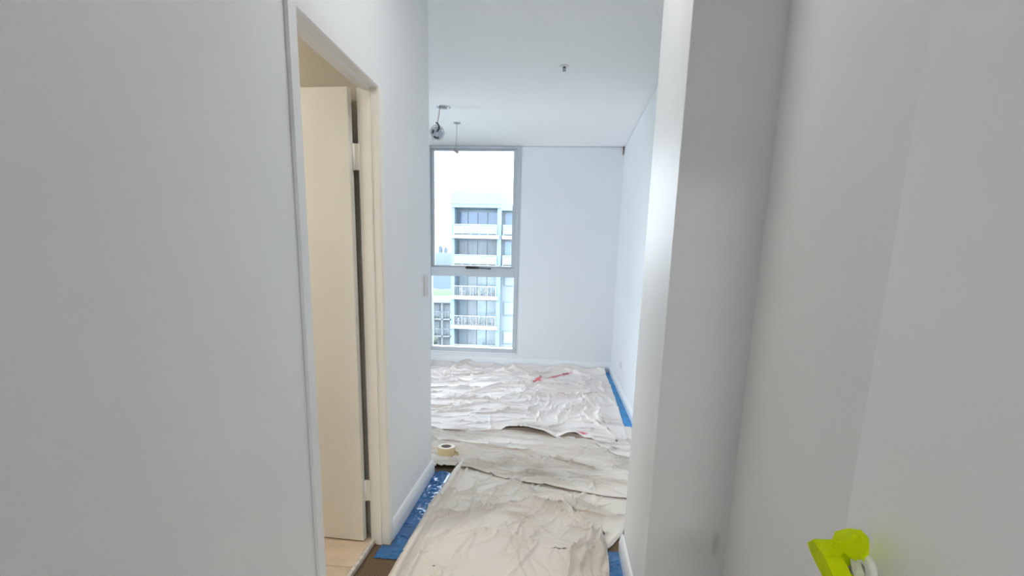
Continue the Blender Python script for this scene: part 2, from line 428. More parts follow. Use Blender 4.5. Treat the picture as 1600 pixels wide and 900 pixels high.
# ------------------------------------------------------------------ windows
def window(name, x0, x1, z0, z1, zt, y, label):
    """a framed window in the y = const wall; zt None for one pane"""
    w = empty(name, ((x0+x1)/2, y, 0)); struct(w, label, 'window')
    def bx(n, *b, m=ALU, bevel=.003, p=w):
        b = list(b); cx = (x0+x1)/2
        o = boxes(n, [(b[0]-cx, b[1]-cx, b[2], b[3], b[4], b[5])], m, p, bevel=bevel); return o
    fwid = .045
    bx('frame_stile', x0, x0+fwid, -.012, .10, z0, z1); bx('frame_stile', x1-fwid, x1, -.012, .10, z0, z1)
    bx('frame_rail', x0+fwid, x1-fwid, -.012, .10, z1-.030, z1); bx('frame_rail', x0+fwid, x1-fwid, -.012, .10, z0, z0+.050)
    tr = bx('transom', x0+fwid, x1-fwid, -.008, .09, zt-.055, zt+.055)
    # awning sash above the transom
    sx0, sx1, sz0, sz1 = x0+fwid, x1-fwid, zt+.055, z1-.030
    sw = .042
    bx('sash_stile', sx0, sx0+sw, .015, .055, sz0, sz1); bx('sash_stile', sx1-sw, sx1, .015, .055, sz0, sz1)
    bx('sash_rail', sx0+sw, sx1-sw, .015, .055, sz1-.02, sz1); bx('sash_rail', sx0+sw, sx1-sw, .015, .055, sz0, sz0+.022)
    bx('pane', sx0+sw, sx1-sw, .032, .038, sz0+.022, sz1-.02, m=GLASS, bevel=0)
    bx('pane', sx0, sx1, .032, .038, z0+.050, zt-.055, m=GLASS, bevel=0)
    # chain winder
    cx = (x0+x1)/2
    wd = bx('chain_winder', cx-.085, cx+.085, -.040, .0, zt+.040, zt+.068, m=BLACKP, bevel=.010)
    tube('winder_crank', [(.04, -.035, zt+.055), (.10, -.045, zt+.052), (.20, -.048, zt+.046), (.235, -.046, zt+.046)], [.009, .007, .006, .009], BLACKP, wd)
    return w
window('window_1', WX0, WX1, WZ0, WZ1, 1.20, Y_F, 'tall grey aluminium window with a winder on its transom, in the far wall')
struct(boxes('window_sill', [(WX0, WX1, Y_F-.022, Y_F, WZ0-.018, WZ0)], TRIM, bevel=.003), 'thin white sill under the tall window', 'sill')
# unseen glazed door added in the bedroom's side wall for daylight from the left
w2 = empty('added_window_2', (XW-.05, 5.20, 0)); struct(w2, 'unseen grey framed glazed door added for daylight in the bedroom side wall', 'window')
for (a, b, z0, z1) in ((-.60, -.54, 0, 2.42), (-.03, .03, 0.06, 2.36), (.54, .60, 0, 2.42), (-.54, .54, 0, .06), (-.54, .54, 2.36, 2.42)):
    boxes('frame', [(-.03, .03, a, b, z0, z1)], ALU, w2, bevel=.003)
for (a, b) in ((-.54, -.03), (.03, .54)): boxes('pane', [(-.003, .003, a, b, .06, 2.36)], GLASS, w2)
# light portals for the two openings
def portal(loc, rot, sx, sy):
    l = bpy.data.lights.new('daylight_portal', 'AREA'); l.shape = 'RECTANGLE'; l.size = sx; l.size_y = sy
    l.cycles.is_portal = True
    o = bpy.data.objects.new('daylight_portal', l); C.objects.link(o); o.location = loc; o.rotation_euler = rot
portal(((WX0+WX1)/2, Y_F+.16, (WZ0+WZ1)/2), (-PI/2, 0, 0), WX1-WX0, WZ1-WZ0)
portal((XW-.12, 5.20, 1.21), (0, -PI/2, 0), 2.4, 1.2)

# ------------------------------------------------------------------ unseen ceiling lamps, inferred from how the light falls
def ceiling_lamp(name, x, y, power, size, col, label, z=H):
    e = empty(name, (x, y, z)); tag(e, label, 'lamp')
    lathe('bezel', [(size/2+.004, 0), (size/2+.02, 0), (size/2+.018, -.012), (size/2+.004, -.014), (size/2+.004, 0)], WHITEP, e)
    m = bpy.data.materials.new('lamp_diffuser'); m.use_nodes = True
    N = m.node_tree.nodes; P = N['Principled BSDF']
    P.inputs['Base Color'].default_value = (.9, .88, .8, 1); P.inputs['Emission Color'].default_value = (*col, 1)
    P.inputs['Emission Strength'].default_value = power
    lathe('diffuser', [(0, -.010), (size/2+.004, -.010), (size/2+.004, -.004), (0, -.004)], m, e)
    return e
ceiling_lamp('ceiling_lamp', -.15, 1.98, 10.2, .40, (1.0, .985, .96), 'round ceiling lamp in the hall before the bathroom door')
ceiling_lamp('ceiling_lamp', .20, Y_E-2.45, 62., .5, (1.0, .985, .945), 'round ceiling lamp in the lobby outside the entry')
ceiling_lamp('ceiling_lamp', -2.0, 1.20, 85., .25, (1.0, .95, .88), 'round ceiling lamp inside the bathroom', BZ)

# ------------------------------------------------------------------ drop cloths (canvas, wrinkled)
def interp(pts):
    xs = np.array([p[0] for p in pts]); ys = np.array([p[1] for p in pts])
    return lambda x: np.interp(x, xs, ys)
class Wrinkles:
    """sum of many short soft creases and a few long ones, plus slow swell"""
    def __init__(s, seed):
        s.rng = np.random.RandomState(seed); s.cr = []; s.steps = []; s.base = .004
        s.ph = s.rng.rand(12)*6.28
    def field(s, n, x0, x1, y0, y1, ang, sd, ln, w, amp):
        r = s.rng
        for _ in range(n):
            s.cr.append((r.uniform(x0, x1), r.uniform(y0, y1), math.radians(r.normal(ang, sd)), r.uniform(.5, 1.4)*ln, r.uniform(.35, .9)*w, r.uniform(.4, 1.5)*amp*1.7))
    def ridge(s, x, y, ang, ln, w, amp): s.cr.append((x, y, math.radians(ang), ln, w, amp))
    def step(s, pts, amp, back, front=.006): s.steps.append((pts, amp, back, front))
    def h(s, X, Y):
        p = s.ph
        wx = X + .030*np.sin(5.1*Y+p[0]) + .014*np.sin(13*X+9*Y+p[1]) + .006*np.sin(31*Y-17*X+p[2])
        wy = Y + .030*np.sin(4.7*X+p[3]) + .014*np.sin(12*Y-11*X+p[4]) + .006*np.sin(29*X+21*Y+p[5])
        Z = np.zeros_like(X)
        for (cx, cy, a, ln, w, am) in s.cr:
            ca, sa = math.cos(a), math.sin(a)
            dx, dy = wx-cx, wy-cy
            u = dx*ca+dy*sa
            msk = np.abs(u) < ln*.5
            v = -dx*sa+dy*ca
            t = np.where(msk, 1-(2*u/ln)**2, 0.)
            Z += am*(t*t)*np.where(v > 0, np.exp(-np.abs(v/w)**1.5), np.exp(-np.abs(v/(w*.55))**1.6))
        for (pts, am, back, front) in s.steps:
            f = interp(pts)
            d = wy - f(wx)
            x0, x1 = pts[0][0], pts[-1][0]
            t = np.clip((wx-x0)/.12, 0, 1)*np.clip((x1-wx)/.12, 0, 1)
            Z += am*t*np.where(d > 0, np.exp(-np.abs(d)/back), np.exp(-np.abs(d)/front))
        Z += .0022*np.sin(9*X+4*Y+p[6])*np.sin(7*Y-3*X+p[7]) + .0022
        return np.maximum(Z, 0.) + s.base
    def over(s, X, Y):
        """how far the crest of a step leans over towards -y"""
        p = s.ph
        wx = X + .030*np.sin(5.1*Y+p[0]) + .014*np.sin(13*X+9*Y+p[1]) + .006*np.sin(31*Y-17*X+p[2])
        wy = Y + .030*np.sin(4.7*X+p[3]) + .014*np.sin(12*Y-11*X+p[4]) + .006*np.sin(29*X+21*Y+p[5])
        D = np.zeros_like(X)
        for (pts, am, back, front) in s.steps:
            d = wy - interp(pts)(wx)
            t = np.clip((wx-pts[0][0])/.12, 0, 1)*np.clip((pts[-1][0]-wx)/.12, 0, 1)
            D += am*1.1*t*np.where(d > 0, np.exp(-np.abs(d)/(back*.7)), np.exp(-np.abs(d)/(front*.8)))
        return D
def cloth(name, us, vs, mapping, hfun, m, label, W, thick=.0025, fx=None):
    U, V = np.meshgrid(us, vs)
    X, Y = mapping(U, V)
    Z = hfun(X, Y, U, V)
    Y0 = Y; Y = Y - W.over(X, Y)
    if fx is not None: X = X + fx(X, Y0)
    nv, nu = X.shape
    co = np.stack([X, Y, Z], -1).reshape(-1, 3)
    idx = np.arange(nu*nv).reshape(nv, nu)
    q = np.stack([idx[:-1, :-1], idx[:-1, 1:], idx[1:, 1:], idx[1:, :-1]], -1).reshape(-1, 4)
    me = bpy.data.meshes.new(name)
    me.from_pydata(co.tolist(), [], q.tolist())
    me.polygons.foreach_set('use_smooth', np.ones(len(me.polygons), dtype=bool))
    me.update()
    o = link(name, me, m)
    sd = o.modifiers.new('canvas_thickness', 'SOLIDIFY'); sd.thickness = thick; sd.offset = -1
    tag(o, label, 'drop cloth')
    return o
def lin(a, b, step): return np.linspace(a, b, max(2, int(abs(b-a)/step)))

# hall cloth
WC = Wrinkles(5)
WC.field(34, -.65, .3, .6, 3.2, 80, 25, .55, .014, .008)
WC.field(40, -.65, .3, 1.8, 3.2, 20, 45, .30, .010, .007)
WC.field(18, .12, .30, 1.7, 2.5, 80, 8, .5, .013, .016)
WC.field(12, -.2, .3, 2.55, 2.95, -25, 12, .45, .016, .014)
WC.field(110, -.65, .3, 1.6, 3.2, 60, 60, .22, .007, .0065)
WC.field(22, -.6, .1, 1.7, 3.1, 70, 20, .7, .010, .012)
WC.ridge(-.31, 2.85, 108, .55, .012, .014); WC.ridge(-.36, 2.72, -50, .35, .012, .012); WC.ridge(-.10, 2.60, -40, .40, .013, .013)
WC.ridge(-.05, 2.75, -28, .5, .020, .020); WC.ridge(.12, 2.80, -20, .5, .018, .018); WC.ridge(-.55, 2.62, 10, .25, .016, .018)
WC.ridge(-.18, 2.38, -15, .4, .012, .010)
WC.step([(-.20, 2.93), (-.02, 2.82), (.15, 2.76), (.40, 2.72)], .022, .06)
WC.step([(-.62, 2.60), (-.50, 2.63), (-.36, 2.60)], .016, .04)
WC.step([(-.30, 2.42), (-.10, 2.40), (.10, 2.36)], .010, .04)
WC.step([(.02, 2.60), (.16, 2.56), (.36, 2.53)], .014, .05)
CL = interp([(.2, -.69), (1.6, -.69), (2.0, -.672), (2.464, -.668), (2.956, -.648), (3.24, -.636), (3.4, -.63)])
CR = interp([(.2, .25), (1.9, .25), (2.12, .262), (2.349, .268), (2.40, .300), (2.537, .365), (2.84, .43), (3.4, .47)])
def mapC(U, V): return CL(V) + U*(CR(V)-CL(V)), V
def hC0(X, Y):
    U = (X-CL(Y))/(CR(Y)-CL(Y)); w = CR(Y)-CL(Y)
    z = WC.h(X, Y)
    dl = U*w
    z += .040*np.exp(-((dl-.026)/.014)**2) + .020*np.exp(-((dl-.085)/.010)**2)*(.6+.4*np.sin(4*Y))
    dr = (1-U)*w
    z += .014*np.exp(-((dr-.02)/.014)**2)*np.clip((2.6-Y)/.2, 0, 1)
    return z
def hC(X, Y, U, V): return hC0(X, Y)
def hem(X, Y):
    dl = X-CL(Y)
    return .018*np.exp(-((dl-.030)/.010)**2)
cloth('drop_cloth', lin(0, 1, .0060), lin(.25, 3.36, .0070), mapC, hC, CLOTH_C, 'long cream canvas drop cloth along the hall floor, nearest to the camera', WC, fx=hem)

# middle cloth, folded, its front hem lying over the hall cloth
WB = Wrinkles(11); WB.base = .006
WB.field(46, -1.6, .6, 3.15, 4.2, -8, 10, .9, .018, .013)
WB.field(30, -.4, .6, 3.0, 4.0, 35, 40, .3, .012, .009)
WB.field(26, -1.0, .6, 3.0, 3.6, -14, 8, .6, .014, .014)
WB.field(120, -1.2, .6, 3.0, 4.1, -10, 25, .35, .008, .006)
WB.field(24, -1.2, -.5, 3.3, 4.1, -3, 4, .9, .012, .016)
WB.step([(-1.6, 3.84), (-.91, 3.79), (-.45, 3.76), (-.15, 3.60), (.13, 3.42), (.32, 3.36)], .030, .07)
WB.step([(-1.6, 3.62), (-.95, 3.58), (-.60, 3.55)], .018, .05)
FB = interp([(-2.3, 3.24), (-.80, 3.235), (-.66, 3.265), (-.527, 3.256), (-.40, 3.19), (-.328, 3.145), (.104, 2.993), (.30, 2.955), (.70, 2.93)])
def mapB(U, V): f = FB(U); return U, f + V*(4.42-f)
def hB0(X, Y):
    z = WB.h(X, Y)
    d = Y-FB(X)
    z += np.where(d > -.02, (.020+.010*np.sin(9*X+1))*np.exp(-np.abs(d-.02)/.05), 0)
    under = np.where((X > CL(np.minimum(Y, 3.35))-.0) & (X < CR(np.minimum(Y, 3.35))+.02) & (Y < 3.37), hC0(X, np.minimum(Y, 3.36)), 0)
    ss = np.clip((3.42-Y)/.08, 0, 1)
    return np.maximum(z, under*ss+.005)
def hB(X, Y, U, V): return hB0(X, Y)
cloth('drop_cloth', lin(-2.0, .635, .0085), lin(0, 1, .0040), mapB, hB, CLOTH_B, 'cream canvas drop cloth bunched in folds, the tape roll standing on it', WB)

# far cloth, covering the bedroom floor
WA = Wrinkles(23); WA.base = .008
WA.field(120, -1.8, .55, 4.2, 6.7, 10, 55, .55, .020, .011)
WA.field(60, -1.8, -.2, 4.4, 6.6, 25, 20, .7, .022, .014)
WA.field(22, -.25, .25, 4.5, 5.4, 88, 7, .7, .016, .010)
WA.field(16, .25, .55, 4.2, 6.3, 100, 7, .9, .020, .016)
WA.field(14, -.4, .5, 5.3, 6.1, 2, 10, .9, .022, .018)
WA.field(16, -1.6, .5, 6.3, 6.75, 8, 22, .6, .03, .030)
WA.field(260, -1.7, .55, 4.1, 6.7, 20, 60, .30, .010, .007)
WA.ridge(-.62, 6.45, 40, .5, .03, .04); WA.ridge(-1.0, 4.62, 18, .6, .02, .022); WA.ridge(-.45, 4.75, 25, .7, .02, .02)
WA.step([(-1.7, 4.75), (-1.2, 4.80), (-.8, 4.72)], .020, .06)
WA.step([(-.75, 4.55), (-.5, 4.62), (-.3, 4.78)], .018, .06)
WA.step([(-.35, 5.42), (0, 5.38), (.25, 5.45), (.45, 5.62)], .024, .08)
WA.step([(-1.7, 5.5), (-1.2, 5.55), (-.8, 5.5)], .022, .07)
WA.step([(-1.8, 6.2), (-1.2, 6.22), (-.8, 6.3), (-.5, 6.25)], .03, .08)
WA.step([(-1.6, 5.1), (-1.1, 5.02), (-.6, 5.12)], .018, .06)
FA = interp([(-2.4, 4.05), (-.97, 4.035), (-.72, 4.045), (-.5, 4.06), (-.40, 4.09), (-.2, 4.07), (.02, 3.99), (.12, 4.03), (.2, 4.02), (.30, 3.95), (.38, 3.80), (.47, 3.66), (.62, 3.60)])
RA = interp([(3.5, .565), (4.0, .566), (5.456, .597), (6.4, .602), (6.8, .595)])
HUMP = interp([(-2.4, .012), (-.95, .012), (-.75, .022), (-.66, .008), (-.50, .022), (-.44, .010), (-.36, .052), (-.22, .062), (-.08, .048), (.02, .008), (.10, .040), (.17, .050), (.24, .022), (.30, .034), (.36, .010), (.6, .008)])
def mapA(U, V):
    x = U; f = FA(x); y = f + V*(6.795-f)
    lim = RA(y)
    x2 = np.where(U > 0, U*lim/.60, U)
    return x2, y
def hA(X, Y, U, V):
    z = WA.h(X, Y)
    d = np.maximum(Y-FA(U), 0)
    z += HUMP(U)*np.exp(-(d/.13)**2)
    z += np.clip((Y-6.45)/.34, 0, 1)**2*(.055+.012*np.sin(11*X)+.01*np.sin(23*X+2))
    inB = (Y < 4.45) & (X < .64)
    ub = hB0(X, np.minimum(Y, 4.42))
    ss = np.clip((4.50-Y)/.08, 0, 1)
    return np.maximum(z, np.where(inB, ub*ss+.005, z))
cloth('drop_cloth', lin(-2.2, .60, .0085), lin(0, 1, .0030), mapA, hA, CLOTH_A, 'large cream canvas drop cloth with red marks covering the bedroom floor to the window', WA)

# ------------------------------------------------------------------ blue plastic film strips
def film(name, x0, x1, y0, y1, seed, amp, m, label, edge=None, extra=None):
    rng = np.random.RandomState(seed)
    us = lin(x0, x1, .009); vs = lin(y0, y1, .014)
    X, Y = np.meshgrid(us, vs)
    Z = np.zeros_like(X)
    for _ in range(70):
        cx, cy = rng.uniform(x0, x1), rng.uniform(y0, y1); a = rng.uniform(0, PI); l = rng.uniform(.05, .25); w = rng.uniform(.006, .014)
        u = (X-cx)*math.cos(a)+(Y-cy)*math.sin(a); v = -(X-cx)*math.sin(a)+(Y-cy)*math.cos(a)
        Z += rng.uniform(.2, 1)*amp*np.clip(1-(2*u/l)**2, 0, 1)*np.clip(1-np.abs(v)/w, 0, 1)
    if extra is not None: Z += extra(X, Y)
    Z = Z + .0025
    if edge is not None: X = edge(X, Y)
    nv, nu = X.shape
    idx = np.arange(nu*nv).reshape(nv, nu)
    q = np.stack([idx[:-1, :-1], idx[:-1, 1:], idx[1:, 1:], idx[1:, :-1]], -1).reshape(-1, 4)
    me = bpy.data.meshes.new(name)
    me.from_pydata(np.stack([X, Y, Z], -1).reshape(-1, 3).tolist(), [], q.tolist()); me.update()
    o = link(name, me, m)
    s = o.modifiers.new('film_thickness', 'SOLIDIFY'); s.thickness = .0006; s.offset = 1
    return tag(o, label, 'plastic film')
BBX = XL+.0175
def bunch(X, Y): return np.clip((-.662-X)/.012, 0, 1)*(.035*np.exp(-((Y-3.10)/.07)**2)*np.clip((X+.742)/.03, 0, 1)*(.6+.4*np.sin(70*X+40*Y)) + .012*np.clip((Y-2.7)/.2, 0, 1)*np.clip((X+.72)/.03, 0, 1)*np.abs(np.sin(60*Y)))
film('plastic_film', BBX+.001, -.635, 2.262, 3.20, 3, .004, FILM, 'crinkled blue plastic film strip along the left baseboard of the hall', extra=bunch)
film('plastic_film', XL-.022, -.600, 2.145, 2.261, 4, .0025, FILM, 'blue plastic film patch on the floor at the foot of the bathroom door frame')
film('plastic_film', .50, XR-.018, 4.05, 6.80, 6, .004, FILM_FAR, 'blue plastic film strip along the bedroom right baseboard')
film('plastic_film', .24, XP-.018, 1.80, 2.345, 8, .003, FILM, 'blue plastic film strip at the foot of the pier on the right')

# ------------------------------------------------------------------ roll of masking tape
tz = float(hB0(np.array([[-.735]]), np.array([[3.50]]))[0, 0])
roll = empty('tape_roll', (-.735, 3.50, tz+.004)); tag(roll, 'cream masking tape roll standing flat on the drop cloth', 'tape roll')
R0, R1, TH = .036, .060, .062
lathe('tape', [(R1, .002), (R1+.0008, .010), (R1, .030), (R1+.0008, .032), (R1, TH-.002)], TAPE, roll, n=40)
lathe('tape_side', [(R0, TH), (R1-.002, TH), (R1, TH-.002)], TAPE_F, roll, n=40, smooth=False)
lathe('tape_side', [(R1, .002), (R1-.002, 0), (R0, 0)], TAPE_F, roll, n=40, smooth=False)
lathe('cardboard_core', [(R0, 0), (R0, TH), (R0-.003, TH), (R0-.003, 0), (R0, 0)], CORE, roll, n=40)
prism('loose_end', [(R1*.98, .01, .0), (R1+.028, -.020, .001), (R1+.028, -.021, .001), (R1*.98, .008, .0)], (0, 0, 0), (0, 0, .030), TAPE, roll)

# ------------------------------------------------------------------ wall plates
sw = empty('light_switch', (XL, 3.045, 1.175)); tag(sw, 'white light switch plate near the end of the hall left wall', 'switch')
boxes('cover_plate', [(0, .010, -.037, .037, -.058, .058)], SWITCHP, sw, bevel=.003, seg=2)
boxes('rocker', [(.010, .014, -.012, .012, -.020, .020)], WHITEP, sw, bevel=.002)
ou = empty('power_outlet', (XR, 5.72, .30)); tag(ou, 'white power outlet low on the bedroom right wall', 'outlet')
boxes('cover_plate', [(-.009, 0, -.058, .058, -.036, .036)], WHITEP, ou, bevel=.003, seg=2)
for s in (-1, 1):
    boxes('rocker', [(-.012, -.009, s*.028-.008, s*.028+.008, .008, .026)], SWITCHP, ou, bevel=.001)
    boxes('socket_slot', [(-.0095, -.0088, s*.028-.009, s*.028-.006, -.020, -.008), (-.0095, -.0088, s*.028+.006, s*.028+.009, -.020, -.008)], BLACKP, ou)

# ------------------------------------------------------------------ ceiling fittings
# round downlight pulled out of its cut-out, hanging on its wires
dl = empty('hanging_downlight', (-1.174, 5.20, 2.447)); tag(dl, 'round downlight dangling on pink wires from its ceiling cut-out', 'light fitting')
aim = Vector((.25, -.90, -.28)).normalized()
mw = aim.to_track_quat('Z', 'Y').to_matrix().to_4x4()
lathe('bezel', [(.052, -.004), (.066, -.004), (.070, .002), (.066, .008), (.052, .006), (.052, -.004)], CHROME, dl, mw=mw)
lathe('reflector', [(.053, .004), (.044, .000), (.030, -.005), (0, -.007)], LENS, dl, mw=mw)
lathe('bulb_face', [(0, .004), (.012, .002), (.019, -.003), (.020, -.010), (0, -.010)], LENS, dl, mw=mw, n=20)
lathe('housing', [(.052, -.006), (.050, -.030), (.040, -.048), (.018, -.056), (0, -.056)], GREYM, dl, mw=mw)
for a0, a1 in ((2.5, 3.3), (3.9, 5.2)):
    pts = [mw @ Vector((.038*math.cos(t), .038*math.sin(t), .004)) for t in np.linspace(a0, a1, 9)]
    tube('clip_arm', pts, .006, BLACKP, dl, n=6)
tube('spring_clip', [mw @ Vector(p) for p in ((.000, .012, .006), (.014, .034, .010), (.018, .055, .012), (.010, .075, .004), (-.010, .085, -.020))], [.006, .008, .007, .006, .005], BLACKP, dl, n=6)
hx, hy = HOLE[0]-dl.location.x, HOLE[1]-dl.location.y
top = H-dl.location.z
for s, b in ((-1, .028), (1, .020), (.3, -.012)):
    pts = []
    for t in np.linspace(0, 1, 14):
        pts.append(((1-t)*.010*s + t*(hx-.030+.010*s) - b*math.sin(PI*t)*s*.6, (1-t)*0+t*hy*.5, .070 + (top+.02-.070)*t))
    tube('wire', pts, .0022, PINKW if s != .3 else GREYW, dl, n=6)
rim = lathe('cutout_rim', [(.052, .0), (.066, .0), (.064, -.004), (.053, -.005), (.052, .0)], CHROME, None, n=32)
rim.location = (HOLE[0], HOLE[1], H); rim.parent = ceil; 
# small lamp holder on a thin flex
lh = empty('hanging_lampholder', (-1.112, 5.766, 2.405)); tag(lh, 'small grey lamp connector hanging on a thin wire before the window', 'light fitting')
q = Matrix.Rotation(math.radians(35), 4, 'Y')
bm = bmesh.new(); box(bm, -.030, .030, -.016, .016, -.014, .014); bmesh.ops.transform(bm, matrix=q, verts=bm.verts)
obj('connector_block', bm, GREYW, lh, bevel=.004, seg=2)
tube('connector_lead', [(.022, 0, -.012), (.030, 0, -.026), (.032, 0, -.045)], .003, GREYW, lh, n=6)
tube('wire', [(-.002, 0, .010), (.004, 0, .08), (.008, 0, .16), (.012, 0, H-2.405+.01)], .0022, GREYW, lh, n=6)
lathe('ceiling_rose', [(.012, 0), (.036, 0), (.033, -.006), (.012, -.008), (.012, 0)], GREYM, lh, mw=Matrix.Translation((.012, 0, H-2.405)))
# fire sprinkler
sp = empty('fire_sprinkler', (-.041, 4.20, H)); tag(sp, 'small fire sprinkler head in the middle of the bedroom ceiling', 'sprinkler')
lathe('escutcheon', [(0, 0), (.034, 0), (.031, -.004), (.012, -.006), (0, -.006)], WHITEP, sp)
lathe('body', [(0, -.004), (.009, -.004), (.009, -.014), (0, -.014)], BRASS, sp, n=12)
for s in (-1, 1): tube('frame_arm', [(s*.007, 0, -.012), (s*.010, 0, -.020), (s*.003, 0, -.032)], .0022, BRASS, sp, n=6)
lathe('bulb', [(0, -.012), (.003, -.014), (.003, -.030), (0, -.031)], GREYW, sp, n=8)
lathe('deflector', [(0, -.031), (.013, -.032), (.013, -.034), (0, -.035)], GREYM, sp, n=16)
# cable stub in the far ceiling corner
cs = tube('cable_stub', [(XR-.012, Y_F-.016, H-.004), (XR-.013, Y_F-.020, H-.03), (XR-.012, Y_F-.018, H-.07), (XR-.016, Y_F-.016, H-.095)], [.010, .008, .007, .004], BROWNW, n=8)
tag(cs, 'short brown cable stub in the far upper corner of the bedroom', 'cable')

# ------------------------------------------------------------------ lime green tape wrapped round the entry door lever
WR = {'a0': (0.8324, 0.075, 0.9093), 'a1': (0.8061, 0.082, 0.9304), 'a2': (0.7808, 0.072, 0.9424), 'a3': (0.8037, 0.055, 0.9423), 'a4': (0.8032, 0.04, 0.9488), 'a5': (0.7988, 0.022, 0.9495), 'a6': (0.8013, 0.006, 0.9338), 'a7': (0.8015, 0.002, 0.9159), 'a8': (0.8001, 0.003, 0.8946), 'a9': (0.7956, 0.016, 0.906), 'a10': (0.7838, 0.032, 0.9086), 'a11': (0.7796, 0.046, 0.9185), 'a12': (0.7754, 0.056, 0.9265), 'a13': (0.7743, 0.066, 0.9413), 'b1': (0.8038, 0.085, 0.9107), 'b2': (0.7647, 0.09, 0.9012), 'b3': (0.7343, 0.09, 0.8826), 'b4': (0.7102, 0.07, 0.8993), 'b5': (0.7475, 0.067, 0.9217), 'b6': (0.7687, 0.066, 0.9253), 'c1': (0.7844, 0.094, 0.937), 'c2': (0.7498, 0.1, 0.9354), 'c3': (0.6986, 0.1, 0.9063), 'e1': (0.7728, 0.056, 0.9442), 'e2': (0.7787, 0.034, 0.9396), 'd1': (0.7764, 0.046, 0.9558), 'w1': (0.7862, 0.04, 0.9119), 'w2': (0.7995, 0.014, 0.8977), 'w3': (0.7865, 0.012, 0.8796), 'w4': (0.7852, 0.03, 0.885), 'n1': (0.8117, 0.045, 0.9193), 'n2': (0.8071, 0.022, 0.9083), 'n3': (0.7879, 0.022, 0.8684), 'n4': (0.7836, 0.045, 0.8706)}
F = [('a0', 'a1', 'c1'), ('a0', 'c1', 'b1'), ('b1', 'c1', 'c2'), ('b1', 'c2', 'b2'), ('b2', 'c2', 'c3', 'b3'), ('c1', 'a1', 'a2'), ('c1', 'a2', 'a13', 'c2'),
     ('c2', 'a13', 'b6'), ('c2', 'b6', 'b5'), ('c2', 'b5', 'b4', 'c3'), ('a2', 'a3', 'e1', 'a13'), ('a3', 'a4', 'e1'), ('a4', 'd1', 'e1'), ('a4', 'a5', 'd1'),
     ('d1', 'a5', 'e2'), ('d1', 'e2', 'e1'), ('a5', 'a6', 'e2'), ('a6', 'a7', 'e2'), ('a7', 'a8', 'a9', 'e2'), ('e2', 'a9', 'a10'), ('e1', 'e2', 'a10', 'a11'), ('a13', 'e1', 'a11', 'a12'), ('a13', 'a12', 'b6'), ('n1', 'n2', 'n3', 'n4')]
def facets(name, faces, m, parent=None):
    bm = bmesh.new(); V = {}
    for f in faces:
        for k in f:
            if k not in V: V[k] = bm.verts.new(WR[k])
    for f in faces: bm.faces.new([V[k] for k in f])
    bmesh.ops.triangulate(bm, faces=bm.faces)
    bmesh.ops.subdivide_edges(bm, edges=bm.edges, cuts=2, use_grid_fill=True)
    rng = random.Random(4)
    for v in bm.verts: v.co += Vector((rng.uniform(-1, 1), rng.uniform(-1, 1), rng.uniform(-1, 1)))*.0009
    o = obj(name, bm, m, parent)
    s = o.modifiers.new('tape_thickness', 'SOLIDIFY'); s.thickness = .0005
    return o
PALE = mat('pale_tape_back', (.62, .64, .48), .55, .08, 40)
tp = empty('green_tape', d2.location, ta); tag(tp, 'crumpled lime green tape wrapped around the entry door handle', 'tape')
facets('tape_strip', F, GREEN, tp)
facets('torn_end', [('w1', 'w2', 'w3', 'w4'), ('a10', 'w2', 'w1')], PALE, tp)

# ------------------------------------------------------------------ outside: tower, low terrace, land; haze only as pale colours
FAC = mat('tower_render', (0.121, 0.170, 0.206), .8, .03, .5)
FACW = mat('tower_white', (0.170, 0.186, 0.200), .8, .03, .5)
SLAB = mat('balcony_slab_white', (0.206, 0.206, 0.211), .8, .02, .5)
BACK = mat('balcony_back_wall', (0.149, 0.186, 0.211), .8, .06, .4)
CURT = mat('pale_curtain', (0.200, 0.222, 0.237), .9, .12, 2.2, stretch=(3, 1, .2))
TGLASS = mat('tower_glass', (0.076, 0.123, 0.195), .12, .3, .45)
TGLASS2 = mat('tower_glass_teal', (0.144, 0.190, 0.216), .12, .3, .5)
RAIL = mat('railing_white', (0.175, 0.196, 0.211), .6, .02, 1)
RGLASS = mat('balustrade_glass', (0.113, 0.165, 0.200), .2, .10, .6)
CHAIRM = mat('balcony_clutter', (0.139, 0.129, 0.149), .8, .4, 3)
TY = 60.
tw = empty('apartment_tower', (-9.3, TY, -30)); tag(tw, 'pale blue apartment tower with stacked white balconies outside the window', 'building')
def tb(name, L, m, p=tw, bevel=0.):
    return boxes(name, [(a+9.3, b+9.3, c, d, e+30, f+30) for a, b, c, d, e, f in L], m, p, bevel=bevel)
tb('core_wall', [(-12.0, -6.6, 2.2, 14, -30, 7.15)], BACK)
tb('parapet', [(-12.05, -6.6, -.25, 14, 7.15, 8.72)], FAC)
tb('parapet_band', [(-12.12, -6.55, -.33, 0.2, 7.55, 7.68)], FACW)
tb('pillar', [(-12.05, -11.68, 0, 2.2, -30, 7.15)], FAC)
tb('pillar', [(-7.02, -6.58, -.1, 2.2, -30, 7.15)], FAC)
tb('mast', [(-12.0, -11.94, .1, .16, 8.72, 9.6)], RAIL)
slabs = [4.35, 1.18, -2.13, -5.38, -8.6, -11.8, -15.0]
